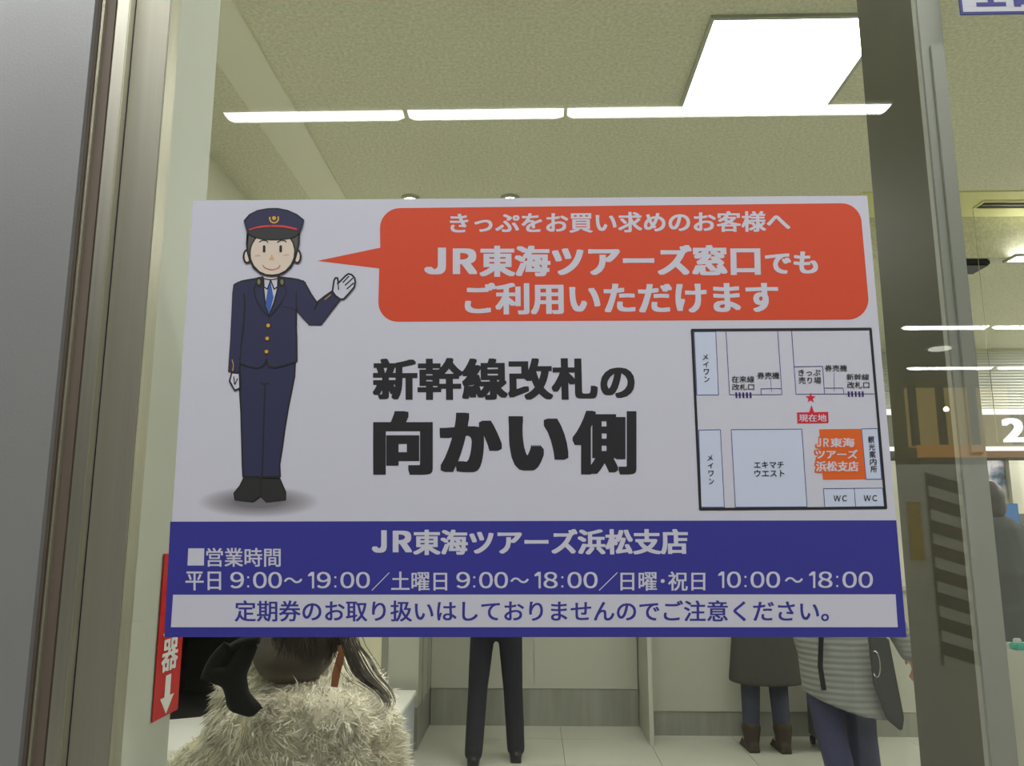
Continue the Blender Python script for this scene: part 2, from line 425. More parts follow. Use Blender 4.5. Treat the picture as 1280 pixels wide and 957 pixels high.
# dark rack at far left
XD = XC + .03
r = empty('dark_rack', (XD, 1.2, 0)); tag(r, 'charcoal leaflet rack against the left wall behind the fur coat', 'rack')
wD = onY(352, 830, 1.9).x - XD
box('back_panel', 0, wD, 1.30, 1.33, .05, 1.5, M_char, r)
box('side_panel', 0, .02, .75, 1.3, .05, 1.5, M_char, r)
box('side_panel', wD-.02, wD, .75, 1.3, .05, 1.5, M_char, r)
for z in (.05, .4, .75, 1.1, 1.47): box('shelf', .02, wD-.02, .8, 1.3, z, z+.03, M_char, r)
for i in range(2):
    tag(box('dark_folder', XD+.06+.25*i, XD+.25+.25*i, 1.2+.95, 1.2+1.2, .431+.35*0, .66, M_black, bevel=.004), 'black folder standing on the charcoal rack, '+('left' if i==0 else 'right')+' one', 'folder')
# bright white table corner near the pillar
p = onY(237, 893, 1.35)
r = empty('side_table', (p.x - .02, 1.62, 0), math.radians(24)); tag(r, 'small white table whose bright corner shows left of the fur coat', 'table')
zt = onY(240, 930, 1.45).z
box('table_top', -.3, .10, -.2, .2, zt - .03, zt, mat('bench_top', (240,240,232), .3), r, bevel=.003)
bm = bmesh.new(); bm_cyl(bm, (-.08, 0), .025, .012, zt-.03); to_obj('post', bm, M_alu, r, True)
bm = bmesh.new(); bm_cyl(bm, (-.08, 0), .16, 0, .012, 28); to_obj('base', bm, M_alu, r)

# red extinguisher label on the pillar's side face
def onX(px, py, X): rr = ray(px, py); return CAM + rr * ((X - CAM.x)/rr.x)
XJ = XL + .0025
M_red = mat('red_label', (190, 30, 36), .4)
tl = onX(207, 692, XJ); bl = onX(190, 903, XJ); br = onX(222, 888, XJ)
y0, y1 = (onX(198.5, 797, XJ).y + bl.y)/2, br.y
LB = empty('extinguisher_label', (XL + .001, (y0+y1)/2, bl.z)); tag(LB, 'red vertical fire extinguisher label with white arrow on the pillar', 'label')
zt_ = tl.z - bl.z
box('red_board', 0, .0015, y0-LB.location.y, y1-LB.location.y, 0, zt_, M_red, LB)
M_lw = mat('label_white', (215, 218, 214), .5)

def text_mesh(body, bold=0.0, space=1.0):
    c = bpy.data.curves.new('t', 'FONT'); c.body = body; c.resolution_u = 4; c.space_character = space
    o = bpy.data.objects.new('t', c); COL.objects.link(o)
    dg = bpy.context.evaluated_depsgraph_get()
    me = bpy.data.meshes.new_from_object(o.evaluated_get(dg))
    vs = [v.co.copy() for v in me.vertices]; fs = [tuple(p.vertices) for p in me.polygons]
    bpy.data.objects.remove(o); bpy.data.curves.remove(c); bpy.data.meshes.remove(me)
    if bold:
        V, Fs = [], []; bx, by = bold, bold*.55; offs = []
        gr = (-1, -.5, 0, .5, 1) if bold > .04 else (-1, 0, 1)
        offs += [(x*bx, y*by) for x in gr for y in gr]
        for dx, dy in offs:
            b0 = len(V); V += [Vector((v.x+dx, v.y+dy, b0/len(vs))) for v in vs]; Fs += [tuple(i+b0 for i in f) for f in fs]
        vs, fs = V, Fs
    return vs, fs
DZ = .000004
def text_unit(body, bold=0.0):
    vs, fs = text_mesh(body, bold)
    x0, x1 = min(v.x for v in vs), max(v.x for v in vs); y0_, y1_ = min(v.y for v in vs), max(v.y for v in vs)
    return [((v.x-x0)/(x1-x0), (v.y-y0_)/(y1_-y0_), v.z*DZ) for v in vs], fs

hw_ = (y1-y0)/2
def label_text(name, body, z0, z1, w=.66, bold=.05):
    uv, fs = text_unit(body, bold)
    me = bpy.data.meshes.new(name)
    me.from_pydata([(.002 + k*3, (u*2-1)*hw_*w, z0 + v*(z1-z0)) for u, v, k in uv], [], fs); link(name, me, M_lw, LB)
zc = lambda py: onX(205, py, XJ).z - bl.z
for ch_, a_, b_ in (('器', 840, 800), ('火', 796, 756), ('消', 752, 712)): label_text('lettering', ch_, zc(a_), zc(b_), .66, .03)
bm = bmesh.new()
za, zb_ = zc(845), zc(893); hh = za - zb_
pts = [(-.22, 1), (.22, 1), (.22, .45), (.55, .45), (0, 0), (-.55, .45), (-.22, .45)]
vv = [bm.verts.new((.002, x*hw_, zb_ + z*hh)) for x, z in pts]
bm.faces.new((vv[0], vv[1], vv[2], vv[6])); bm.faces.new((vv[5], vv[6], vv[2], vv[3], vv[4])); to_obj('arrow', bm, M_lw, LB)

# number 2 fascia over the right counter
YF = 4.95
fz1 = onY(1255, 518, YF).z; fz0 = onY(1255, 563, YF).z
XF0 = 1.75
r = empty('counter_fascia', (XF0, YF, fz0)); tag(r, 'grey hanging fascia with a glowing number 2 above the right counter', 'sign')
hf_ = fz1 - fz0
box('panel', 0, 3.6, 0, .06, .03, hf_, mat('fascia_grey', (140, 141, 132), .5), r)
box('light_bar', 0, 3.6, -.004, .05, 0, .03, glow('fascia_bar', (1, 1, .96), 1.6), r)
box('shade_strip', 0, 3.6, .01, .3, -.05, 0, mat('fascia_shade', (95, 92, 88), .6), r)  # dark strip paints the shade below the light bar
def number(px, body):
    ax = onY(px - 12.5, 552, YF).x - XF0; bx = onY(px + 13.5, 522, YF).x - XF0
    z0n = onY(px, 552.5, YF).z - fz0; z1n = onY(px, 522.5, YF).z - fz0
    uv, fs = text_unit(body, .05)
    me = bpy.data.meshes.new('number'); me.from_pydata([(ax + u*(bx-ax), -.006 - k*9, z0n + v*(z1n-z0n)) for u, v, k in uv], [], fs)
    link('number', me, glow('number_glow', (.93, 1, 1), 1.5), r)
number(1266, '2')
for xx in (.3, 3.3):
    box('hanger', xx, xx+.02, .02, .04, hf_, ZB - fz0, M_alu, r)
# blinds and window behind
YW = 5.75
bz1 = onY(1255, 430, YW).z; bz0 = onY(1255, 514, YW).z
r = struct(empty('window_2', (XF0, YW, bz0)))
box('back_board', 0, 3.9, .1, .15, -.05, bz1-bz0+.3, mat('window_light_wall', (224, 226, 216), .6), r)
bm = bmesh.new(); nsl = int((bz1-bz0)/.025)
for i in range(nsl):
    z = .03 + i*.025
    v = [bm.verts.new(p) for p in ((0,0,z),(3.9,0,z),(3.9,.016,z+.02),(0,.016,z+.02))]; bm.faces.new(v)
tag(to_obj('blind_slats', bm, mat('blind_white', (232, 234, 226), .5), r), kind='stuff')
box('head_rail', 0, 3.9, -.01, .03, bz1-bz0, bz1-bz0+.03, mat('blind_rail', (150,150,138), .5), r)
box('bottom_rail', 0, 3.9, -.012, .02, -.035, .02, glow('blind_rail_glow', (1,1,.97), 1.3), r)  # rail is no lamp; its glow paints the bright edge
for xx in (onY(1238, 480, YW).x - XF0, onY(1300, 480, YW).x - XF0):
    bm = bmesh.new(); bm_tube(bm, [(xx, -.012, 0), (xx, -.012, bz1-bz0)], .003, 6); to_obj('ladder_cord', bm, M_char, r)
struct(box('wall_partition', XF0, 5.9, YW + .16, YW + .22, 0, ZB, M_wall))
# poster, strips, blue panel
a = onY(1228, 572, YW+.1); b = onY(1264, 622, YW+.1)
r = empty('poster', (a.x, YW + .15, b.z)); tag(r, 'small blue and white picture poster below the number 2 sign', 'poster')
pm = bpy.data.materials.new('poster_print'); pm.use_nodes = True; nt = pm.node_tree; bs = nt.nodes['Principled BSDF']
tc = nt.nodes.new('ShaderNodeTexCoord'); nz = nt.nodes.new('ShaderNodeTexNoise'); nz.inputs['Scale'].default_value = 9
cr = nt.nodes.new('ShaderNodeValToRGB'); el = cr.color_ramp.elements
el[0].position = .36; el[0].color = srgb(50, 66, 82); el[1].position = .62; el[1].color = srgb(205, 205, 210)
ee = el.new(.46); ee.color = srgb(105, 125, 150); ee = el.new(.54); ee.color = srgb(170, 160, 175)
nt.links.new(tc.outputs['Object'], nz.inputs['Vector']); nt.links.new(nz.outputs[0], cr.inputs[0]); nt.links.new(cr.outputs[0], bs.inputs['Base Color'])
box('print', 0, b.x-a.x, -.004, 0, 0, a.z-b.z, pm, r)
a = onY(1246, 629, YW-.3); b = onY(1276, 662, YW-.3)
r = tag(box('blue_panel', a.x, b.x, YW-.3, YW-.27, ZT+.03, a.z, mat('blue_board', (58, 120, 185), .5), bevel=.003), 'blue upright board standing behind the right counter', 'board')
tag(box('white_binder', b.x+.02, b.x+.1, YW-.33, YW-.12, ZT+.03, a.z-.08, M_white, bevel=.003), 'white upright binder beside the blue board', 'binder')
pc = onY(1268, 600, YW+.1)
struct(box('trim_7', pc.x-.03, pc.x+.05, YW+.1, YW+.16, 0, bz0-.06, mat('cream_post', (216, 214, 196), .6)))

# notice fragment taped to the glass at the top right
M_blue = mat('print_blue', (52, 56, 130), .5)
M_paper = mat('print_paper', (200, 201, 205), .55)
a = onY(1197, -60, -.004); b = onY(1201.5, 17.5, -.004); c = onY(1500, 17.5, -.004)
FN = empty('upper_notice', (b.x, -.001, b.z)); tag(FN, 'white notice with blue border and blue letters cut off at the top right', 'sign')
hN = .085; wN = .42
box('board', 0, wN, -.002, 0, 0, hN, M_blue, FN)
box('white_field', .0035, wN-.0035, -.0024, -.002, .0035, hN-.0035, M_paper, FN)
def fn_text(body, pa, pb, pyb, hpx, bold=.06):
    A = onY(pa, pyb, -.004); B = onY(pb, pyb, -.004)
    uv, fs = text_unit(body, bold)
    s = (B.x-A.x)
    me = bpy.data.meshes.new('lettering'); me.from_pydata([(A.x-FN.location.x + u*s, -.0027 - k, A.z-FN.location.z + v*s*hpx) for u, v, k in uv], [], fs)
    link('lettering', me, M_blue, FN)
fn_text('全', 1219, 1260, 8, 1.0); fn_text('日', 1268, 1302, 8, 1.25)

# ================================================================== THE NOTICE
YSGN = -.0045
SG = empty('notice_sign', (0, -.001, onY(640, 796, -.004).z)); tag(SG, 'large white notice with red speech bubble, staff drawing and map, fixed to the glass', 'sign')
SZ = SG.location.z
def sp_(px, py, layer=0):
    """a point measured on the print, in the notice's own frame"""
    p = onY(px, py, YSGN)
    return Vector((p.x, YSGN - .0001 - layer*.00013 + .001, p.z - SZ))
corner = [(241, 250.5), (1084, 244.5), (1133, 796), (205.5, 796)]
M_board = mat('notice_paper', (206, 206, 216), .5, noise=.012, nscale=500, spec=.3)
bm = bmesh.new()
f_ = [bm.verts.new(sp_(*c)) for c in corner]; bk = [bm.verts.new(Vector((v.co.x, 0, v.co.z))) for v in f_]
bm.faces.new(f_[::-1]); bm.faces.new(bk)
for i in range(4): bm.faces.new((f_[i], f_[(i+1)%4], bk[(i+1)%4], bk[i]))
bmesh.ops.recalc_face_normals(bm, faces=list(bm.faces))
to_obj('board', bm, M_board, SG)

PRINT = {}
def pr(key, layer, pts):
    """add a filled polygon (pixels measured on the print)"""
    V, Fc = PRINT.setdefault(key, ([], []))
    st = (len(Fc) % 37) * .0000025
    P = [sp_(x, y, layer) - Vector((0, st, 0)) for x, y in pts]; b = len(V); V += P
    for t in tessellate_polygon([[Vector((p.x, p.z, 0)) for p in P]]): Fc.append(tuple(b+i for i in t))
def stroke(key, layer, pts, wd, closed=False):
    P = list(pts) + ([pts[0]] if closed else [])
    for (xa, ya), (xb, yb) in zip(P, P[1:]):
        L = math.hypot(xb-xa, yb-ya)
        if L < 1e-6: continue
        nx, ny = -(yb-ya)/L*wd/2, (xb-xa)/L*wd/2
        pr(key, layer, [(xa+nx, ya+ny), (xb+nx, yb+ny), (xb-nx, yb-ny), (xa-nx, ya-ny)])
    if wd > 1.3:
        for (x, y) in P[(1 if not closed else 0):(-1 if not closed else None)]: disc(key, layer, x, y, wd/2, 10)
def disc(key, layer, x, y, r_, n=16, ry=None):
    pr(key, layer, [(x + r_*math.cos(2*PI*i/n), y + (ry or r_)*math.sin(2*PI*i/n)) for i in range(n)])
def smooth(pts, closed=False, k=4):
    n = len(pts); out = []
    rng = range(n if closed else n-1)
    for i in rng:
        p0 = pts[(i-1) % n] if closed or i > 0 else pts[0]; p1 = pts[i]; p2 = pts[(i+1) % n]; p3 = pts[(i+2) % n] if closed or i+2 < n else pts[-1]
        for s in range(k):
            t = s/k
            out.append(tuple(.5*((2*p1[j]) + (-p0[j]+p2[j])*t + (2*p0[j]-5*p1[j]+4*p2[j]-p3[j])*t*t + (-p0[j]+3*p1[j]-3*p2[j]+p3[j])*t**3) for j in (0, 1)))
    if not closed: out.append(pts[-1])
    return out
def flush(name, key, m, parent, label=None):
    V, Fc = PRINT.pop(key)
    me = bpy.data.meshes.new(name); me.from_pydata(V, [], Fc); o = link(name, me, m, parent)
    if label: o['label'] = label
    return o
def text(name, body, quad, m, layer, bold=0.0, parent=None, label=None):
    """lettering filling a quad of pixels TL, TR, BR, BL (or x0,x1,y0,y1)"""
    if not isinstance(quad[0], (tuple, list)):
        x0, x1, ya, yb = quad; quad = ((x0, ya), (x1, ya), (x1, yb), (x0, yb))
    uv, fs = text_unit(body, bold)
    q = [sp_(x, y, layer) for x, y in quad]
    me = bpy.data.meshes.new(name)
    me.from_pydata([(q[3]*(1-u)+q[2]*u)*(1-v) + (q[0]*(1-u)+q[1]*u)*v + Vector((0, -k, 0)) for u, v, k in uv], [], fs)
    o = link(name, me, m, parent or SG)
    if label: o['label'] = label
    return o

M_pblue = mat('notice_blue', (60, 60, 146), .5, noise=.04, nscale=500, spec=.3)
M_pred = mat('notice_red', (214, 80, 50), .5, noise=.03, nscale=500, spec=.3)
M_pblk = mat('notice_black', (46, 46, 48), .5, spec=.3)
M_pnavy = mat('notice_navy', (56, 57, 84), .5, spec=.3)
M_plb = mat('notice_light_blue', (204, 213, 230), .5, spec=.3)
M_pline = mat('notice_line_blue', (70, 78, 140), .5, spec=.3)
M_por = mat('notice_orange', (226, 104, 44), .5, spec=.3)
M_pcr = mat('notice_crimson', (208, 44, 56), .5, spec=.3)

# blue band and white strip
pr('band', 1, [(213, 651.7), (1120.3, 650), (1133, 796), (205.5, 796)])
flush('blue_band', 'band', M_pblue, SG, 'blue band')
pr('strip', 2, [(216.5, 743), (1119.3, 742.5), (1122, 783.5), (213.8, 783.5)])
flush('white_strip', 'strip', M_board, SG)
# speech bubble
def arc(cx, cy_, r_, a0, a1, n=7): return [(cx + r_*math.cos(math.radians(a0+(a1-a0)*i/n)), cy_ + r_*math.sin(math.radians(a0+(a1-a0)*i/n))) for i in range(n+1)]
bub = arc(500, 285, 25, 180, 270) + arc(1052, 279, 25, 270, 352) + arc(1060, 374, 25.5, 0, 90) + arc(497, 378, 24, 90, 180) + [(474, 335.5), (396.5, 326), (475.3, 309.5)]
pr('bub', 1, bub)
flush('speech_bubble', 'bub', M_pred, SG, 'red speech bubble')
T = text
T('lettering', 'きっぷをお買い求めのお客様へ', ((562.5, 266), (987.5, 263.5), (988, 289.5), (562.5, 291.5)), M_board, 2, .028, label='white lettering')
T('lettering', 'Ｊ', (530.5, 557.5, 309.5, 343), M_board, 2, .06, label='white lettering'); T('lettering', 'Ｒ', (566, 596.5, 310.5, 342.5), M_board, 2, .06, label='white lettering')
T('lettering', '東海ツアーズ窓口', ((599.5, 306.8), (950, 306), (951, 344.5), (599.5, 346)), M_board, 2, .045, label='white lettering')
T('lettering', 'でも', ((956, 315), (1021, 314), (1023, 341.5), (956, 343)), M_board, 2, .04, label='white lettering')
T('lettering', 'ご利用いただけます', ((581, 353.5), (972, 351.5), (974, 391), (581, 393.5)), M_board, 2, .04, label='white lettering')
T('lettering', '新幹線改札', ((466, 447.5), (746, 446.5), (747.5, 499.5), (466, 500)), M_pblk, 2, .0415, label='black lettering')
T('lettering', 'の', ((750.5, 459.5), (793, 459), (793.5, 497), (750.5, 497.5)), M_pblk, 2, .05, label='black lettering')
T('lettering', '向', (466.5, 541, 513.5, 593), M_pblk, 2, .062, label='black lettering')
T('lettering', 'か', (549.5, 627.5, 515.5, 590), M_pblk, 2, .06, label='black lettering')
T('lettering', 'い', (635.5, 710.5, 520, 588), M_pblk, 2, .065, label='black lettering')
T('lettering', '側', (715.5, 795.5, 513, 592.8), M_pblk, 2, .041, label='black lettering')
T('lettering', 'Ｊ', (465, 483.5, 662.5, 690.5), M_board, 2, .06, label='white lettering'); T('lettering', 'Ｒ', (491, 515, 663, 690), M_board, 2, .06, label='white lettering')
T('lettering', '東海ツアーズ浜松支店', ((516.5, 661.5), (859.5, 660.5), (860.5, 692.5), (516.5, 693.5)), M_board, 2, .04, label='white lettering')
pr('sq', 2, [(235.5, 685), (255.5, 685), (255, 706.5), (234.5, 706.5)]); flush('square_bullet', 'sq', M_board, SG)
T('lettering', '営業時間', (258, 351, 684.5, 708), M_board, 2, .015, label='white lettering')
for s, xa, xb, ya, yb, bo in (('平日', 232, 276.5, 714, 737.5, .015), ('9:00', 288, 352.5, 714.5, 735, .02), ('～', 355, 378, 721.5, 728.5, .012), ('19:00', 384, 462.5, 714.5, 735, .02), ('／', 464.5, 487, 715, 738, 0),
        ('土曜日', 489, 559, 714, 738, .015), ('9:00', 570.5, 635, 714.5, 735, .02), ('～', 638, 661, 721.5, 728.5, .012), ('18:00', 667, 747, 714.5, 735, .02), ('／', 748.5, 772, 715, 738, 0),
        ('日曜･祝日', 775.5, 881.5, 714, 738, .015), ('10:00', 896.5, 975, 714, 734.5, .02), ('～', 981, 1003.5, 721, 728, .012), ('18:00', 1010, 1091, 714, 734.5, .02)):
    if ':' in s:                                        # clock times, digit by digit
        wds = {':': .5, '1': .62}; tot = sum(wds.get(c, 1) for c in s); gp = (xb-xa)*.028; u = (xb-xa+gp)/tot; x = xa
        for c in s:
            w1 = u*wds.get(c, 1)
            if c == ':': stroke('dig', 2, [(x+w1*.36, ya+5.5), (x+w1*.36, ya+7.9)], 2.4); stroke('dig', 2, [(x+w1*.36, yb-3.6), (x+w1*.36, yb-1.2)], 2.4); flush('lettering', 'dig', M_board, SG, 'white lettering')['kind'] = 'stuff'
            elif c == '1': pr('dig', 2, [(x+w1*.42, ya), (x+w1*.72, ya), (x+w1*.72, yb), (x+w1*.5, yb), (x+w1*.5, ya+4.6), (x+w1*.1, ya+5.6), (x+w1*.1, ya+3.4)]); flush('lettering', 'dig', M_board, SG, 'white lettering')
            else: T('lettering', chr(ord(c)+0xFEE0), (x, x+w1-gp, ya, yb), M_board, 2, .014, label='white lettering')
            x += w1
        continue
    T('lettering', s, (xa, xb, ya, yb), M_board, 2, bo, label='white lettering')
T('lettering', '定期券のお取り扱いはしておりませんのでご注意ください。', (293.5, 1036, 750, 776.5), M_pblue, 3, .018, label='blue lettering')

# map
mp = lambda x, y: (850 + x/3.989, 400 + y/3.989)
def mpoly(key, layer, *pts): pr(key, layer, [mp(*p) for p in pts])
def mline(key, layer, pts, wd=3.2): stroke(key, layer, [mp(*p) for p in pts], wd/3.989)
MP = empty('station_map', (0, 0, 0), parent=SG)
for q4 in (((70,58),(178,57),(192,373),(84,373)), ((93,548),(201,546),(221,932),(105,932)), ((255,546),(607,543),(633,930),(276,932)), ((905,542),(985,540),(1005,792),(927,793)), ((715,840),(868,838),(875,930),(722,932)), ((868,838),(1010,837),(1018,928),(875,930))):
    mpoly('lb', 1, *q4); flush('map_block', 'lb', M_plb, MP, 'pale blue map block'); mline('ln', 2, list(q4) + [q4[0]])
mline('ln', 2, [(229,57),(247,372),(508,371),(487,55)]); mline('ln', 2, [(404,371),(403,342),(503,341)])
mline('ln', 2, [(556,54),(578,369),(968,367)]); mline('ln', 2, [(571,232),(711,230),(720,369)]); mline('ln', 2, [(721,339),(812,338),(817,369)])
mline('ln', 2, [(452,298),(456,357)], 2); mline('ln', 2, [(768,262),(768,355)], 2)
fr = [(60,50),(949,44),(1026,935),(101,942)]
mline('fr', 3, fr + [fr[0], fr[1]], 13)
for xs, ya, yb in (((280,297,315,333,351), 360, 388), ((840,857,875,893,910), 355, 382)):
    for x in xs: mpoly('gate', 3, (x-5, ya), (x+4, ya), (x+6, yb), (x-3, yb))
star = []
for i in range(10):
    rr = 27 if i % 2 == 0 else 11; aa = -PI/2 + i*PI/5; star.append((651+rr*math.cos(aa), 388+rr*math.sin(aa)))
mpoly('cr', 3, *star); mpoly('cr', 3, (583,460),(643,459),(655,423),(668,459),(738,457),(740,512),(585,514))
mpoly('or', 2, (693,544),(905,542),(927,793),(712,795))
tag(flush('map_line', 'ln', M_pline, MP, 'thin blue map lines'), kind='stuff'); flush('map_frame', 'fr', M_pblk, MP, 'black map frame')
tag(flush('gate_mark', 'gate', mat('notice_gate', (50, 34, 100), .5), MP), kind='stuff'); flush('location_mark', 'cr', M_pcr, MP, 'red star and location tag'); flush('office_block', 'or', M_por, MP, 'orange office block')
def mt(body, x0, x1, y0_, y1_, m=None, layer=4, bold=.012):
    a_, b_ = mp(x0, y0_), mp(x1, y1_)
    T('map_lettering', body, (a_[0], b_[0], a_[1], b_[1]), m or M_pblk, layer, bold, parent=MP)
for i, ch in enumerate('メイワン'):
    mt(ch, 112+i*3, 140+i*2, 170+i*37, 198+i*37); mt(ch, 135+i*3, 163+i*2, 672+i*39, 700+i*39)
mt('在来線', 257, 370, 278, 311); mt('改札口', 259, 369, 317, 349); mt('券売機', 384, 495, 259, 293)
mt('きっぷ', 590, 700, 246, 277); mt('売り場', 590, 703, 283, 317); mt('券売機', 722, 832, 223, 256); mt('新幹線', 830, 942, 267, 299); mt('改札口', 833, 943, 306, 340)
mt('現在地', 592, 730, 469, 506, M_board, 4, .02)
mt('エキマチ', 368, 517, 704, 738); mt('ウエスト', 370, 520, 746, 780)
mt('ＷＣ', 765, 832, 873, 902); mt('ＷＣ', 915, 982, 872, 901)
for i, ch in enumerate('観光案内所'): mt(ch, 937+i*3, 968+i*3.5, 578+i*37, 611+i*37)
for s, xa, xb, ya, yb in (('Ｊ', 680, 702, 588, 631), ('Ｒ', 714, 741, 589, 631), ('東海', 748, 870, 587, 633), ('ツアーズ', 675, 885, 646, 690), ('浜松支店', 677, 890, 703, 754)):
    mt(s, xa-8, xb+8, ya-8, yb+8, M_por, 3, .17); mt(s, xa, xb, ya, yb, M_board, 4, .035)

# drawing of a station attendant
IL = empty('staff_drawing', (0, 0, 0), parent=SG)
hf = lambda L: [(290 + x/7.975, 255 + y/7.975) for x, y in L]
bf = lambda L: [(270 + x/5.98, 340 + y/5.98) for x, y in L]
lf = lambda L: [(240 + x/3.9875, 420 + y/3.9875) for x, y in L]
ef = lambda L: [(240 + x/5.317, 240 + y/5.317) for x, y in L]
def shape(key, layer, pts, ow=0, sm=False, closed=True):
    P = smooth(pts, True) if sm else pts
    pr(key, layer, P)
    if ow: stroke('ink%d' % layer, layer, P, ow, True)
def ink(layer, pts, wd, sm=True): stroke('ink%d' % layer, layer, smooth(pts) if sm else pts, wd)
# layers: 1 shadow, 2 trousers, 3 shoes/neck/shirt, 4 jacket, 5 arms/head, 6.. cap and face
shape('trous', 2, lf([(240,108),(300,108),(370,108),(515,108),(512,200),(496,280),(480,360),(462,470),(450,560),(437,640),(440,700),(255,700),(252,640),(250,560),(245,380),(238,260)]), 2.1)
ink(3, lf([(365,235),(358,450),(350,705)]), 1.8); ink(3, lf([(343,233),(363,240),(385,233)]), 1.6)
shape('shoe', 3, lf([(258,707),(340,707),(342,800),(305,826),(215,815),(210,782),(240,745)]), 1.6)
shape('shoe2', 3, lf([(346,707),(437,707),(468,778),(466,815),(372,826),(346,800)]), 1.6)
shape('skin3', 3, bf([(352,20),(462,20),(462,62),(352,62)]))
shape('white3', 4, bf([(352,45),(466,45),(462,130),(430,230),(395,332),(370,250),(356,120)]))
shape('tie', 5, bf([(409,72),(432,190),(397,325),(372,225),(392,110)]))
ink(6, bf([(358,50),(360,112),(386,128),(410,62),(436,128),(464,110),(464,50)]), 1.5, False)
ink(6, bf([(358,48),(410,58),(464,48)]), 1.3)
shape('jack', 5, bf([(352,38),(300,50),(240,60),(190,70),(150,90),(160,130),(205,170),(210,260),(200,420),(185,560),(178,680),(240,705),(310,718),(352,703),(378,655),(395,705),(440,714),(520,695),(605,668),(604,500),(600,400),(602,290),(640,240),(668,80),(620,58),(560,48),(466,38),(462,130),(435,230),(396,335),(370,250),(356,120)]), 2.1)
shape('jack', 6, bf([(138,96),(170,78),(200,120),(215,200),(210,330),(190,480),(178,650),(172,748),(98,740),(106,620),(115,500),(124,300),(130,160)]), 2.1)
pr('jack', 7, bf([(160,84),(250,64),(250,200),(214,205),(195,130)]))
shape('jack', 6, ef([(640,590),(740,592),(760,620),(790,675),(830,735),(880,695),(932,660),(988,712),(920,800),(860,880),(780,880),(735,830),(697,785),(690,700)]), 2.1)
pr('jack', 7, ef([(600,580),(700,586),(748,604),(760,640),(695,640),(695,780),(600,760)]))
ink(8, bf([(602,150),(601,290),(604,400)]), 1.5); ink(8, ef([(838,730),(812,785)]), 1.5, False); ink(8, bf([(208,160),(216,230),(206,420),(186,560)]), 1.5)
ink(8, bf([(330,62),(298,90),(288,150),(320,240),(385,328)]), 1.5); ink(8, bf([(495,60),(528,150),(480,240),(408,328)]), 1.5); ink(8, bf([(397,325),(398,350)]), 1.3, False)
ink(8, bf([(378,650),(374,690)]), 1.3, False)
for c in ((323,75), (495,75)):
    p = bf([c])[0]; disc('ink8', 8, p[0], p[1], 4.2, 12, 6.5); disc('badge', 9, p[0], p[1], 2.0, 12, 3.4)
for c in ((392,400), (385,497), (380,595)):
    p = bf([c])[0]; disc('ring', 8, p[0], p[1], 3.2); disc('gold', 9, p[0], p[1], 2.2)
stroke('gold', 8, smooth(bf([(122,655),(132,695),(127,740)])), 1.0); stroke('gold', 8, ef([(884,716),(924,682)]), .8)
shape('white6', 8, bf([(120,752),(178,757),(182,868),(142,884),(104,815)]), 2.0); ink(9, bf([(135,780),(142,842),(165,795)]), 1.3, False)
shape('glove2', 8, ef([(935,662),(945,590),(955,572),(968,572),(975,606),(1020,560),(1040,545),(1062,550),(1082,572),(1087,600),(1080,632),(1040,680),(1010,712),(985,712),(955,690)]), 2.2)
for a_, b_ in (((1003,604),(1045,560)), ((1018,622),(1072,572)), ((1030,645),(1078,605))): ink(9, ef([a_, b_]), 1.6, False)
ink(9, ef([(966,605),(974,625),(975,652)]), 1.4)
# head
for cx_, in ((152,), (655,)):
    p = hf([(cx_, 525)])[0]; disc('ink9', 9, p[0], p[1], 5.2, 20, 9.2); disc('skin10', 10, p[0]+(.4 if cx_ < 300 else -.4), p[1], 3.2, 18, 6.8)
shape('hair', 10, hf([(160,290),(152,400),(160,480),(182,560),(218,632),(285,688),(400,714),(515,688),(585,632),(627,560),(650,480),(668,400),(672,290)]), 2.6)
shape('skin11', 12, hf([(245,340),(208,400),(190,470),(194,545),(224,612),(278,672),(340,700),(405,706),(470,697),(535,664),(588,604),(616,540),(624,460),(606,390),(578,340),(480,330),(330,330)]))
ink(12, hf([(243,340),(205,400),(186,465),(188,545),(218,620),(275,680),(340,708),(405,714),(475,705),(540,670),(596,610),(624,540),(630,460),(612,390),(582,340)]), 1.7)
shape('cap', 13, hf([(128,170),(180,110),(260,70),(360,52),(460,50),(560,70),(650,110),(718,165),(706,215),(678,290),(160,290),(142,222)]), 1.7)
stroke('band_red', 14, smooth(hf([(180,264),(285,232),(400,224),(525,229),(650,256)])), 2.6)
shape('visor', 15, smooth(hf([(160,292),(205,262),(300,245),(420,240),(540,247),(640,268),(678,290)])) + smooth(hf([(678,290),(600,340),(500,355),(410,360),(300,352),(215,325),(160,292)]))[1:-1], 1.1)
p = hf([(424, 148)])[0]
disc('gold', 14, p[0], p[1]-.4, 2.5)
stroke('gold', 14, [(p[0] + 5.4*math.cos(math.radians(a_)), p[1] + 5.4*math.sin(math.radians(a_))) for a_ in range(-25, 206, 15)], 1.8)
for L in ([(275,385),(310,365),(348,371),(365,390)], [(455,388),(490,366),(528,369),(548,385)]): ink(14, hf(L), 1.2)
for x in (325, 490): stroke('eye', 14, hf([(x,427),(x,474)]), 3.2); [disc('eye', 14, *hf([(x, yy)])[0], 1.6) for yy in (427, 474)]
pr('nose', 14, hf([(400,505),(373,560),(427,560)]))
stroke('mouth', 14, smooth(hf([(312,610),(335,640),(400,658),(460,642),(485,610)])), 1.1)
stroke('cheek', 14, hf([(232,516),(285,512)]), 1.8); stroke('cheek', 14, hf([(520,512),(572,508)]), 1.8)
KS = {}
M_skin2 = mat('print_skin', (222, 207, 188), .5, spec=.3)
flush('trousers', 'trous', M_pnavy, IL, 'navy trousers'); [flush('shoe', k_, mat('print_shoe', (52, 52, 50), .5, spec=.3), IL, 'black shoe') for k_ in ('shoe', 'shoe2')]
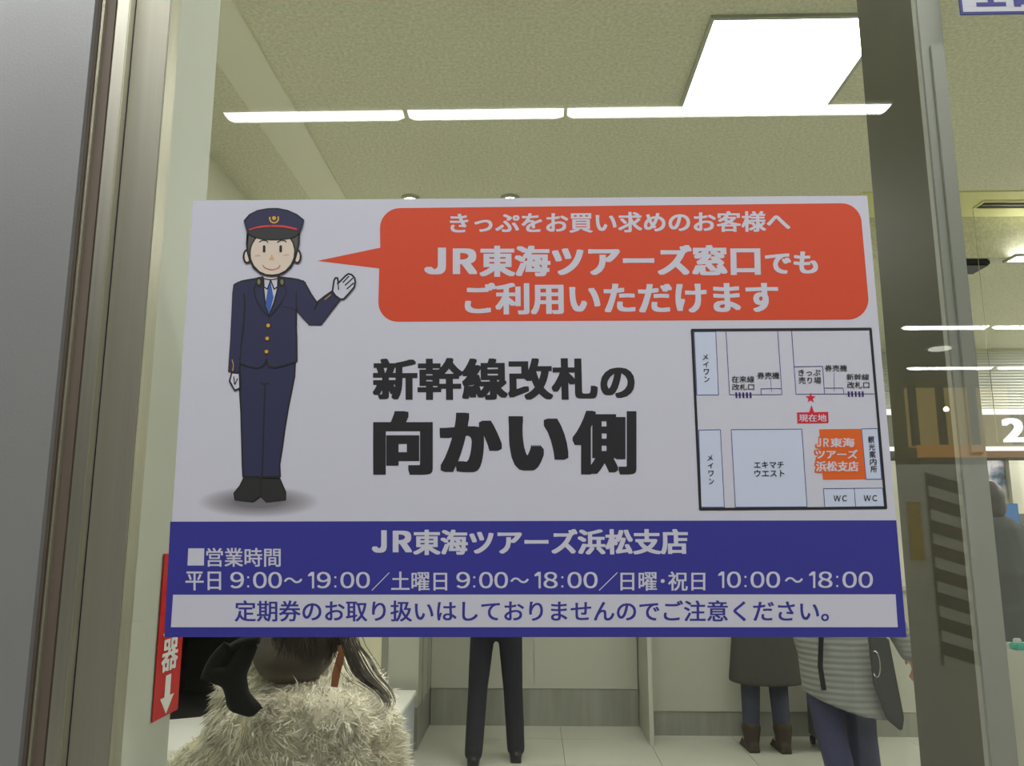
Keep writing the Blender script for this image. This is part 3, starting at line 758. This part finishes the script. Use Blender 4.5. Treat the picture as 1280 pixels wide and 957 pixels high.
flush('neck', 'skin3', M_skin2, IL); flush('shirt', 'white3', M_board, IL); flush('glove', 'white6', M_board, IL, 'white glove'); flush('glove', 'glove2', M_board, IL, 'white glove')
flush('tie', 'tie', mat('print_tie', (66, 100, 175), .5, spec=.3), IL, 'blue tie'); flush('jacket', 'jack', M_pnavy, IL, 'navy jacket')
KS['badge'] = flush('badge', 'badge', mat('print_badge', (130, 126, 84), .5), IL); KS['button_ring'] = flush('button_ring', 'ring', mat('print_brown', (90, 62, 40), .5), IL); X_ = flush('gold_detail', 'gold', mat('print_gold', (214, 170, 66), .5, spec=.3), IL, 'gold buttons, cuffs and cap emblem')
KS['ears'] = flush('ears', 'skin10', M_skin2, IL); flush('hair', 'hair', mat('print_hair', (88, 86, 80), .5), IL, 'grey hair'); flush('face', 'skin11', M_skin2, IL)
flush('cap', 'cap', M_pnavy, IL, 'navy cap'); flush('cap_band', 'band_red', mat('print_band', (206, 70, 66), .5), IL, 'red cap band'); flush('visor', 'visor', mat('print_visor', (58, 58, 56), .5), IL)
KS['eyes'] = flush('eyes', 'eye', mat('print_eye', (52, 36, 26), .5), IL); flush('nose', 'nose', mat('print_nose', (222, 176, 122), .5), IL); flush('mouth', 'mouth', mat('print_mouth', (214, 112, 108), .5), IL); KS['cheeks'] = flush('cheeks', 'cheek', mat('print_cheek', (220, 186, 174), .5), IL)
for k_ in [k_ for k_ in PRINT if k_.startswith('ink')]: tag(flush('ink_line', k_, M_pblk, IL, 'black outline'), kind='stuff')
for o in list(KS.values()) + [X_]: o['kind'] = 'stuff'
# printed soft grey oval under the feet
c_ = lf([(332, 825)])[0]; ctr = sp_(c_[0], c_[1], 1); rx = (sp_(c_[0]+77, c_[1]).x - ctr.x); rz_ = ctr.z - sp_(c_[0], c_[1]+20).z
bm = bmesh.new(); bm.faces.new([bm.verts.new((rx*math.cos(2*PI*i/40), 0, rz_*math.sin(2*PI*i/40))) for i in range(40)])
gm = bpy.data.materials.new('printed_oval'); gm.use_nodes = True; nt = gm.node_tree; bs = nt.nodes['Principled BSDF']; bs.inputs['Specular IOR Level'].default_value = .3
tc = nt.nodes.new('ShaderNodeTexCoord'); mpn = nt.nodes.new('ShaderNodeMapping'); mpn.inputs['Scale'].default_value = (1/rx, 1, 1/rz_)
ln = nt.nodes.new('ShaderNodeVectorMath'); ln.operation = 'LENGTH'; cr = nt.nodes.new('ShaderNodeValToRGB'); el = cr.color_ramp.elements
el[0].position = .35; el[0].color = srgb(122, 119, 124); el[1].position = 1; el[1].color = srgb(206, 206, 216)
ee = el.new(.75); ee.color = srgb(170, 168, 174)
nt.links.new(tc.outputs['Object'], mpn.inputs[0]); nt.links.new(mpn.outputs[0], ln.inputs[0]); nt.links.new(ln.outputs['Value'], cr.inputs[0]); nt.links.new(cr.outputs[0], bs.inputs['Base Color'])
o = to_obj('printed_oval', bm, gm, IL); o.location = ctr

# ================================================================== PEOPLE
M_skin = mat('skin', (196, 140, 112), .5)
M_hair = mat('dark_hair', (46, 38, 32), .45, noise=.2, nscale=60, stretch=(1,1,.1))
def fabric(name, rgb, **k): return mat(name, rgb, .85, noise=.08, nscale=60, bump=.25, bscale=500, **k)

def hand(bm, wrist, d, side):
    """relaxed hand: palm, four unequal curled fingers and a thumb"""
    d = Vector(d).normalized(); wv = Vector(wrist)
    fwd = Vector((0, 1, 0)); fwd = (fwd - d*fwd.dot(d)).normalized(); n = d.cross(fwd) * side
    palm = wv + d*.045
    bm_cap(bm, wv, wv + d*.075, .022, .026, 1.3, .65) if False else None
    for t in (-1, -.33, .33, 1): bm_cap(bm, wv + fwd*t*.012, wv + d*.082 + fwd*t*.027, .016, .0125)
    for t, L in ((1, .062), (.36, .072), (-.3, .068), (-.95, .052)):
        b0 = wv + d*.085 + fwd*t*.029
        k1 = b0 + d*L*.5 - n*.006; k2 = k1 + d*L*.35 - n*.016; k3 = k2 + d*L*.18 - n*.016
        bm_cap(bm, b0, k1, .0095, .0088); bm_cap(bm, k1, k2, .0088, .008); bm_cap(bm, k2, k3, .008, .007)
    t0 = wv + d*.025 + fwd*.02; t1 = t0 + d*.035 + fwd*.028 - n*.01; t2 = t1 + d*.032 + fwd*.008 - n*.008
    bm_cap(bm, t0, t1, .013, .0115); bm_cap(bm, t1, t2, .0108, .009)

def person(name, label, loc, rz, h, P, S, skirt=False):
    """P: joints in metres (x right, y forward, z up); every person faces +y of its own frame"""
    R = empty(name, loc, rz); tag(R, label, 'person')
    hd = Vector(P['head']); nk = Vector(P['neck']); 
    def body(bm):
        bm_ell(bm, hd, (.076, .094, .108)); bm_ell(bm, hd + Vector((0, .018, -.055)), (.058, .072, .062))
        bm_cap(bm, hd + Vector((0, .088, .012)), hd + Vector((0, .104, -.018)), .009, .013)       # nose
        bm_ell(bm, hd + Vector((0, .086, -.048)), (.022, .012, .009)); bm_ell(bm, hd + Vector((0, .082, .028)), (.05, .014, .01))
        for s in (-1, 1): bm_ell(bm, hd + Vector((s*.077, -.005, -.01)), (.012, .02, .03), (0, 0, s*.3))
        bm_cap(bm, nk, hd + Vector((0, -.01, -.06)), .056, .05)
        pel = Vector(P['pelvis'])
        bm_cap(bm, pel, pel + (nk-pel)*.55, .14, .13, 1.1, .72); bm_cap(bm, pel + (nk-pel)*.55, pel + (nk-pel)*.86, .135, .12, 1.25, .75)
        for s, k in ((-1, 'l'), (1, 'r')):
            sh, el_, wr = [Vector(P[j+k]) for j in ('sh', 'el', 'wr')]
            hp, kn, an = [Vector(P[j+k]) for j in ('hp', 'kn', 'an')]
            bm_cap(bm, sh, el_, .048, .038); bm_cap(bm, el_, wr, .038, .025); hand(bm, wr, P.get('hd'+k) or (wr - el_), s)
            bm_cap(bm, nk + Vector((0,0,-.06)), sh, .06, .052)
            bm_cap(bm, hp, kn, .082, .055); bm_cap(bm, kn, an, .055, .036); bm_cap(bm, an + Vector((0, -.02, -.03)), an + Vector((0, .12, -.045)), .034, .028)
    blob('body', body, M_skin, R, .0062, 2)
    for s in (-1, 1):
        bm = bmesh.new(); bm_ell(bm, hd + Vector((s*.031, .083, .006)), (.012, .010, .009)); to_obj('eye', bm, mat('eye_dark', (30, 24, 22), .2), R, True)
    # clothes
    pel = Vector(P['pelvis']); lw = S.get('leg_w', 1.0)
    def legs(bm):
        bm_cap(bm, pel + Vector((0,0,.05)), pel + Vector((0,0,-.03)), .165*S.get('hip', 1), .165*S.get('hip', 1), 1.05, .8)
        for k in 'lr':
            hp, kn, an = [Vector(P[j+k]) for j in ('hp', 'kn', 'an')]
            bm_cap(bm, hp, kn, .098*lw, .076*lw); bm_cap(bm, kn, an + Vector((0, 0, -.01)), .074*lw, .066*lw*S.get('hem', 1))
    blob(S.get('legname', 'trousers'), legs, S['leg'], R, .011, 3)
    def shoes(k):
        an = Vector(P['an'+k])
        def f(bm):
            z = an.z - .085
            bm_cap(bm, an + Vector((0, -.03, z*0-.05)), an + Vector((0, .13, -.058)), .04, .034, 1, 1); bm_cap(bm, an + Vector((0,-.01,-.02)), an + Vector((0, 0, S.get('boot', .02))), .048, .064 if S.get('boot', 0) > .05 else .052)
            bm_box(bm, an.x-.036, an.x+.036, an.y-.07, an.y+.16, z, z+.02)
        return f
    for k in 'lr': blob('boot' if S.get('boot', 0) > .05 else 'shoe', shoes(k), S['shoe'], R, .008, 3)
    def coat(bm):
        tw = S.get('torso', 1.0); hz = S['hemz']
        bm_cap(bm, pel + Vector((0,0,.02)), pel + (nk-pel)*.5, .172*tw, .165*tw, 1.08, .82)
        bm_cap(bm, pel + (nk-pel)*.5, pel + (nk-pel)*.88, .165*tw, .13*tw, 1.25, .85)
        bm_cap(bm, nk + Vector((0,0,-.05)), nk + Vector((0,0,.0)), .085*tw, .07*tw)
        if S.get('hood'): bm_ell(bm, nk + Vector((.02, -.085, -.075)), (.135, .085, .065)); bm_ell(bm, nk + Vector((.02, -.1, -.14)), (.12, .08, .08))
        for k in 'lr':
            sh, el_, wr = [Vector(P[j+k]) for j in ('sh', 'el', 'wr')]
            bm_cap(bm, nk + Vector((0,0,-.07)), sh, .085*tw, .075*S.get('sleeve', 1)); bm_cap(bm, sh, el_, .075*S.get('sleeve', 1), .06*S.get('sleeve', 1)); bm_cap(bm, el_, wr + (wr-el_).normalized()*-.005, .06*S.get('sleeve', 1), .045*S.get('sleeve', 1))
        # skirt of the coat as stacked rings widening to the hem
        top = pel.z + .08; n = 9; vn = len(bm.verts); pts, rad = [], []
        for i in range(n):
            t = i/(n-1); pts.append((pel.x + S.get('shift', 0)*t, pel.y, top + (hz - top)*t)); rad.append((.178 + S.get('flare', .02)*t)*tw)
        bm_tube(bm, pts, rad, 28, .82)
        bm.verts.ensure_lookup_table()
        for v in list(bm.verts)[vn:]:
            t = (top - v.co.z)/(top - hz); v.co.z -= S.get('tilt', 0)*(v.co.x - pel.x + .1)*t
    ct = blob(S.get('coatname', 'coat'), coat, S['coat'], R, .012, 4)
    def hr(bm):
        bm_ell(bm, hd + Vector((0, -.018, .022)), (.086, .096, .1)); bm_ell(bm, hd + Vector((0, -.045, -.03)), (.08, .065, .085))
        if S.get('long'): bm_cap(bm, hd + Vector((0, -.05, -.02)), hd + Vector((0, -.085, -S['long'])), .092, .07, 1.15, .55)
    def hr2(bm):
        hr(bm)
    hb = blob('hair', hr2, S.get('hair', M_hair), R, .009, 3)
    # open the face: drop hair vertices in front of it
    me = hb.data; bm = bmesh.new(); bm.from_mesh(me)
    kill = [v for v in bm.verts if v.co.y > hd.y + .045 and v.co.z < hd.z + .055]
    bmesh.ops.delete(bm, geom=kill, context='VERTS'); bm.to_mesh(me); bm.free()
    return R, ct

def pose(h, stance=.1, arm=.0, lean=(0, 0), **over):
    k = h/1.7
    P = dict(pelvis=(0,0,.92*k), neck=(lean[0], lean[1], 1.44*k), head=(lean[0]*1.1, lean[1]*1.15+.02, 1.585*k),
        shl=(-.175*k+lean[0], lean[1], 1.38*k), shr=(.175*k+lean[0], lean[1], 1.38*k),
        ell=(-.225*k+lean[0]*.6, lean[1]*.5-.01, 1.10*k), elr=(.225*k+lean[0]*.6, lean[1]*.5-.01, 1.10*k),
        wrl=(-.235*k+lean[0]*.5, .06+lean[1]*.5, .87*k), wrr=(.235*k+lean[0]*.5, .06+lean[1]*.5, .87*k),
        hpl=(-.085*k,0,.88*k), hpr=(.085*k,0,.88*k), knl=(-stance,.01,.49*k), knr=(stance,.01,.49*k), anl=(-stance,-.01,.085), anr=(stance,-.01,.085))
    P.update(over); return P

# man in black trousers
mB = onZ(620, 951, 0)
def atx(px, py, y): return onY(px, py, y)
P = pose(1.66, .12)
P['anl'] = (-.135, -.12, .085); P['knl'] = (-.115, -.03, .47); P['anr'] = (.125, .0, .085); P['knr'] = (.105, .0, .47)
P['wrl'] = (-.15, .3, .98); P['wrr'] = (.15, .3, .98)
person('person', 'person in black trousers and black shoes standing at the service counter', (mB.x, mB.y + .02, 0), 0, 1.66, P,
       dict(leg=fabric('black_trousers', (30, 30, 40)), shoe=mat('black_leather', (28, 27, 27), .35), coat=fabric('black_jacket', (34, 34, 42)), hemz=.83, leg_w=.86, hip=.93, torso=.96, coatname='jacket'))
# woman in a dark knee-length coat
wB = onZ(962, 936, 0)
P = pose(1.58, .1); P['elr'] = (.2, .02, 1.03); P['ell'] = (-.2, .02, 1.03); P['anl'] = (-.125, 0, .085); P['anr'] = (.075, -.03, .085); P['knl'] = (-.115, 0, .45); P['knr'] = (.07, 0, .45)
P['wrl'] = (-.15, .1, .86); P['wrr'] = (.15, .1, .86)
person('person', 'person in long dark grey coat and brown ankle boots at the right counter', (wB.x, wB.y - .03, 0), .05, 1.58, P,
       dict(leg=fabric('blue_tights', (62, 64, 82)), legname='tights', leg_w=.88, hip=.9, hem=.9, shoe=mat('brown_boot', (56, 44, 32), .5), boot=.06, coat=fabric('dark_coat', (66, 66, 60)), hemz=onY(960, 850, wB.y).z, flare=.05, torso=1.12))
# dark suitcase beside them
p = onZ(1005, 931, 0)
r = empty('suitcase', (p.x + .17, p.y - .06, 0), 0); tag(r, 'dark grey wheeled suitcase standing between the two people at right', 'suitcase')
box('shell', -.12, .12, -.12, .12, .05, .5, mat('suitcase_grey', (78, 80, 78), .6), r, bevel=.02)
for x in (-.1, .1):
    for y in (-.09, .09):
        bm = bmesh.new(); bm_tube(bm, [(x-.012, y, .025), (x+.012, y, .025)], .025, 14); to_obj('wheel', bm, M_black, r)
        box('caster', x-.016, x+.016, y-.012, y+.012, .03, .055, M_black, r)
bm = bmesh.new(); bm_tube(bm, [(-.07, .09, .48), (-.07, .09, .8), (-.06, .09, .82), (.06, .09, .82), (.07, .09, .8), (.07, .09, .48)], .008, 8); to_obj('pull_handle', bm, M_alu, r, True)

# nearer person in grey quilted jacket and jeans
nd = 3.25
hB = onY(1055, 860, nd)
P = pose(1.62, .11, lean=(.0, .1))
P['anl'] = (.02, -.1, .085); P['knl'] = (-.045, -.02, .46); P['anr'] = (.16, .12, .085); P['knr'] = (.12, .06, .46)
P['elr'] = (.29, .02, 1.02); P['wrr'] = (.39, .12, .82); P['wrl'] = (-.12, .34, .98); P['ell'] = (-.22, .1, 1.05)
quilt = mat('quilted_grey', (128, 130, 126), .7, bump=.3, bscale=60)
nt = quilt.node_tree
wv = nt.nodes.new('ShaderNodeTexWave'); wv.wave_type = 'BANDS'; wv.bands_direction = 'Z'; wv.inputs['Scale'].default_value = 11; wv.inputs['Distortion'].default_value = .8
tc = nt.nodes.new('ShaderNodeTexCoord'); nt.links.new(tc.outputs['Object'], wv.inputs['Vector'])
bpn = [n for n in nt.nodes if n.type == 'BUMP'][0]; bpn.inputs['Distance'].default_value = .012; bpn.inputs['Strength'].default_value = .35
nt.links.new(wv.outputs[0], bpn.inputs['Height'])
R_, ct = person('person', 'person in grey quilted jacket and blue jeans with a shoulder bag', (hB.x - .04, nd, 0), -.15, 1.62, P,
       dict(leg=fabric('blue_jeans', (58, 60, 88)), legname='jeans', leg_w=.98, hip=1.0, shoe=mat('grey_shoe', (60, 60, 62), .6), coat=quilt, coatname='jacket', hemz=.66, flare=.05, torso=1.05, shift=.07, tilt=.55))
bm = bmesh.new(); bm_tube(bm, [(.1, .0, 1.42), (.0, -.17, 1.25), (-.09, -.225, 1.0), (-.11, -.225, .80), (-.10, -.222, .69)], .012, 8, .4)
to_obj('strap', bm, M_black, R_, True)
r = empty('shoulder_bag', (hB.x + .10, nd - .24, .52), -.3); tag(r, 'black shoulder bag hanging at the side of the quilted jacket', 'bag')
bm = bmesh.new(); prof = [(-.055, .42), (.035, .42), (.075, .06), (.06, 0), (.0, .05), (-.045, .2)]
fa = [bm.verts.new((x, -.03, z)) for x, z in prof]; fb = [bm.verts.new((x, .03, z)) for x, z in prof]
bm.faces.new(fa[::-1]); bm.faces.new(fb)
for i in range(6): bm.faces.new((fa[i], fa[(i+1)%6], fb[(i+1)%6], fb[i]))
bmesh.ops.recalc_face_normals(bm, faces=list(bm.faces)); to_obj('bag_body', bm, mat('bag_grey', (50, 52, 50), .8), r, bevel=.008)
bm = bmesh.new(); bm_tube(bm, [(-.03,-.01,.41),(-.045,.0,.55),(-.05,.02,.7),(-.06,.06,.88)], .008, 8); to_obj('bag_strap', bm, M_black, r, True)
# shiny ring on the bag
bm = bmesh.new(); bm_tube(bm, [(-.03+.018*math.cos(t*PI/8), -.034, .30+.06*math.sin(t*PI/8)) for t in range(-6, 6)], .003, 6); to_obj('bag_ring', bm, mat('chrome', (210,210,208), .2, .9), r, True)

# person at far right in a dark jacket
fr_ = onY(1243, 652, 3.75)
P = pose(1.72, .1); P['wrl'] = (-.16, .3, 1.05); P['wrr'] = (.16, .3, 1.05)
person('person', 'person in dark grey jacket half hidden by the right mullion', (fr_.x - .02, 3.75, 0), .15, 1.72, P,
       dict(leg=fabric('dark_trousers', (40, 42, 44)), shoe=MATS['black_leather'], coat=fabric('dark_jacket', (52, 56, 54)), coatname='jacket', hemz=.8, torso=1.15))
# low white display counter in front of that person
r = empty('display_stand', (fr_.x - .35, 2.75, 0)); tag(r, 'white low display stand in front of the dark jacket person', 'stand')
zt2 = onY(1272, 818, 2.75).z
box('top', 0, .9, 0, .4, zt2-.03, zt2, M_white, r, bevel=.004)
for z in (.1, zt2*.55): box('shelf', .02, .88, .02, .38, z, z+.02, M_white, r)
box('side_panel', 0, .02, .01, .39, 0, zt2-.03, M_white, r); box('side_panel', .88, .9, .01, .39, 0, zt2-.03, M_white, r); box('back_panel', .02, .88, .36, .38, .02, zt2-.03, mat('stand_grey', (150,152,150), .6), r)
p = onY(1276, 806, 2.85)
r = empty('teal_box', (p.x, 2.9, zt2)); tag(r, 'small teal tape holder on the white display stand', 'box')
box('holder', -.01, .05, -.03, .03, 0, .03, mat('teal', (40, 150, 130), .5), r, bevel=.006)
box('roll', .0, .03, -.012, .012, .03, .05, M_white, r, bevel=.004)

# ------------------------------------------------------------------ woman in fur coat close to the glass
yF = .62
cF = onY(372, 880, yF)
shz = onY(372, 872, yF).z
hF = shz/1.38*1.7*1.0
P = pose(hF, .09)
P['ell'] = (-.26, .02, shz*.78); P['wrl'] = (-.2, .22, shz*.80); P['elr'] = (.165, .02, shz*.78); P['wrr'] = (.1, .24, shz*.80)
P['shl'] = (-.165, 0, shz*.87); P['shr'] = (.11, 0, shz*.965)
M_fur0 = mat('fur_base', (226, 219, 196), .95, noise=.2, nscale=30)
M_fur = mat('fur_strand', (246, 242, 226), .85, noise=.22, nscale=25, spec=.15)
R_, ct = person('person', 'person with long dark hair in a shaggy cream fur coat seen from behind', (cF.x, yF, 0), .12, hF, P,
       dict(leg=fabric('dark_leggings', (48, 46, 50)), legname='leggings', leg_w=.75, shoe=MATS['brown_boot'], coat=M_fur0, hemz=.62, flare=.03, torso=.92, sleeve=1.05, hood=True, long=.07, hair=mat('brown_hair', (92, 84, 76), .45, noise=.25, nscale=50, stretch=(1,1,.08))))
me = ct.data
polys = [p for p in me.polygons]
wts = [p.area * (3.0 if p.center.z > shz*.72 else .8) for p in polys]
V, Fc = [], []
from mathutils import noise as mn
for p in random.choices(polys, wts, k=48000):
    c = p.center; n = p.normal
    if c.z > P['neck'][2] + .03: continue
    q = c * 9
    fl = Vector((mn.noise(q), mn.noise(q + Vector((7, 3, 1))), mn.noise(q + Vector((1, 9, 4))))) * 1.3
    q2 = c * 40; fl += Vector((mn.noise(q2), mn.noise(q2 + Vector((7, 3, 1))), mn.noise(q2 + Vector((1, 9, 4))))) * .9
    L = random.uniform(.016, .034)
    d = (n*.7 + fl*.9 + Vector((random.gauss(0, .35), random.gauss(0, .35), random.gauss(-.3, .35)))).normalized()
    d2 = (d + fl*.6 + Vector((0, 0, -.55))).normalized()
    jit = Vector((random.uniform(-.006, .006), random.uniform(-.006, .006), random.uniform(-.006, .006)))
    b0 = c + jit - n*.004; m1 = b0 + d*L*.55; t1 = m1 + d2*L*.5
    sd = d.cross(Vector((random.random()-.5, random.random()-.5, random.random()-.5))).normalized()*random.uniform(.0011, .0019)
    k = len(V); V += [b0-sd, b0+sd, m1+sd*.8, m1-sd*.8, t1]; Fc += [(k, k+1, k+2, k+3), (k+3, k+2, k+4)]
fm = bpy.data.meshes.new('fur'); fm.from_pydata(V, [], Fc); fo = link('fur', fm, M_fur, ct); fo['kind'] = 'stuff'
# long loose locks drifting to the right
bm = bmesh.new()
inv = R_.matrix_world
Mw = Matrix.Translation(Vector((cF.x, yF, 0))) @ Matrix.Rotation(.12, 4, 'Z'); Mi = Mw.inverted()
for i in range(90):
    s = random.gauss(0, 1); t = random.random()
    yy = yF - .19 + .02*random.gauss(0, 1)
    path = [(425+8*s, 740), (432+7*s, 795), (436+9*s+12*t, 822), (449+10*s+10*t, 845), (470+7*s+8*t, 862), (483+5*s+3*t, 878), (482+4*s, 893 - 8*t)]
    L = random.uniform(.55, 1.0); path = smooth(path, k=3); path = path[:max(6, int(len(path)*L))]
    pts = [Mi @ onY(a_, b_, yy - .01*math.sin(j*.4)) for j, (a_, b_) in enumerate(path)]
    nrm = len(pts); bm_tube(bm, pts, [.0011*(1-.7*j/nrm) for j in range(nrm)], 3, cap=False)
for i in range(420):
    a0 = random.uniform(-1, 1); x = 384 + 46*a0; yy = yF - .185 - .03*(1-a0*a0) + random.uniform(-.004, .004)
    ln_ = 832 - 22*abs(a0 - .1) + random.uniform(-14, 10)
    pts = [Mi @ onY(x + random.gauss(0, 2) + 4*math.sin(k_*1.2 + a0*5), 735 + (ln_-735)*k_/6, yy) for k_ in range(7)]
    bm_tube(bm, pts, [.0012]*5 + [.0008, .0003], 3, cap=False)
to_obj('loose_hair', bm, MATS['brown_hair'], R_, True)['kind'] = 'stuff'
# warm vertical stroke standing in for the skin of ear and neck
bm = bmesh.new(); pa = [Mi @ onY(x, y, yF - .20) for x, y in ((426,806),(427,815),(424,828),(420,842),(418,858))]
bm_tube(bm, pa, [.005,.006,.007,.007,.006], 10, .6); to_obj('ear_skin', bm, mat('ear_skin_tone', (190, 124, 86), .5), R_, True)
# black bag on her left shoulder
p = onY(312, 850, yF - .14)
r = empty('handbag', (p.x, yF - .20, p.z), .1); tag(r, 'black glossy handbag with looped handle beside the fur coat', 'handbag')
MB_ = mat('black_gloss', (10, 10, 12), .75)
def P3(px, py, dy=0): v = onY(px, py, yF - .17 + dy); return v - Vector((p.x, yF - .17, p.z))
bm = bmesh.new(); pts = smooth([(272, 846), (280, 826), (296, 808), (315, 798), (330, 796)], k=4)
bm_tube(bm, [P3(*q_) for q_ in pts], [.017]*len(pts), 12, .5); to_obj('handle', bm, MB_, r, True)
def bagb(bm):
    for a_, b_, ra, rb in (((316,806),(300,842),.018,.02), ((300,840),(306,872),.022,.02), ((306,870),(320,880),.022,.016), ((282,838),(300,842),.018,.018), ((320,876),(332,880),.014,.006)):
        bm_cap(bm, P3(*a_), P3(*b_), ra, rb, 1, .8)
blob('bag_body', bagb, MB_, r, .005, 3)
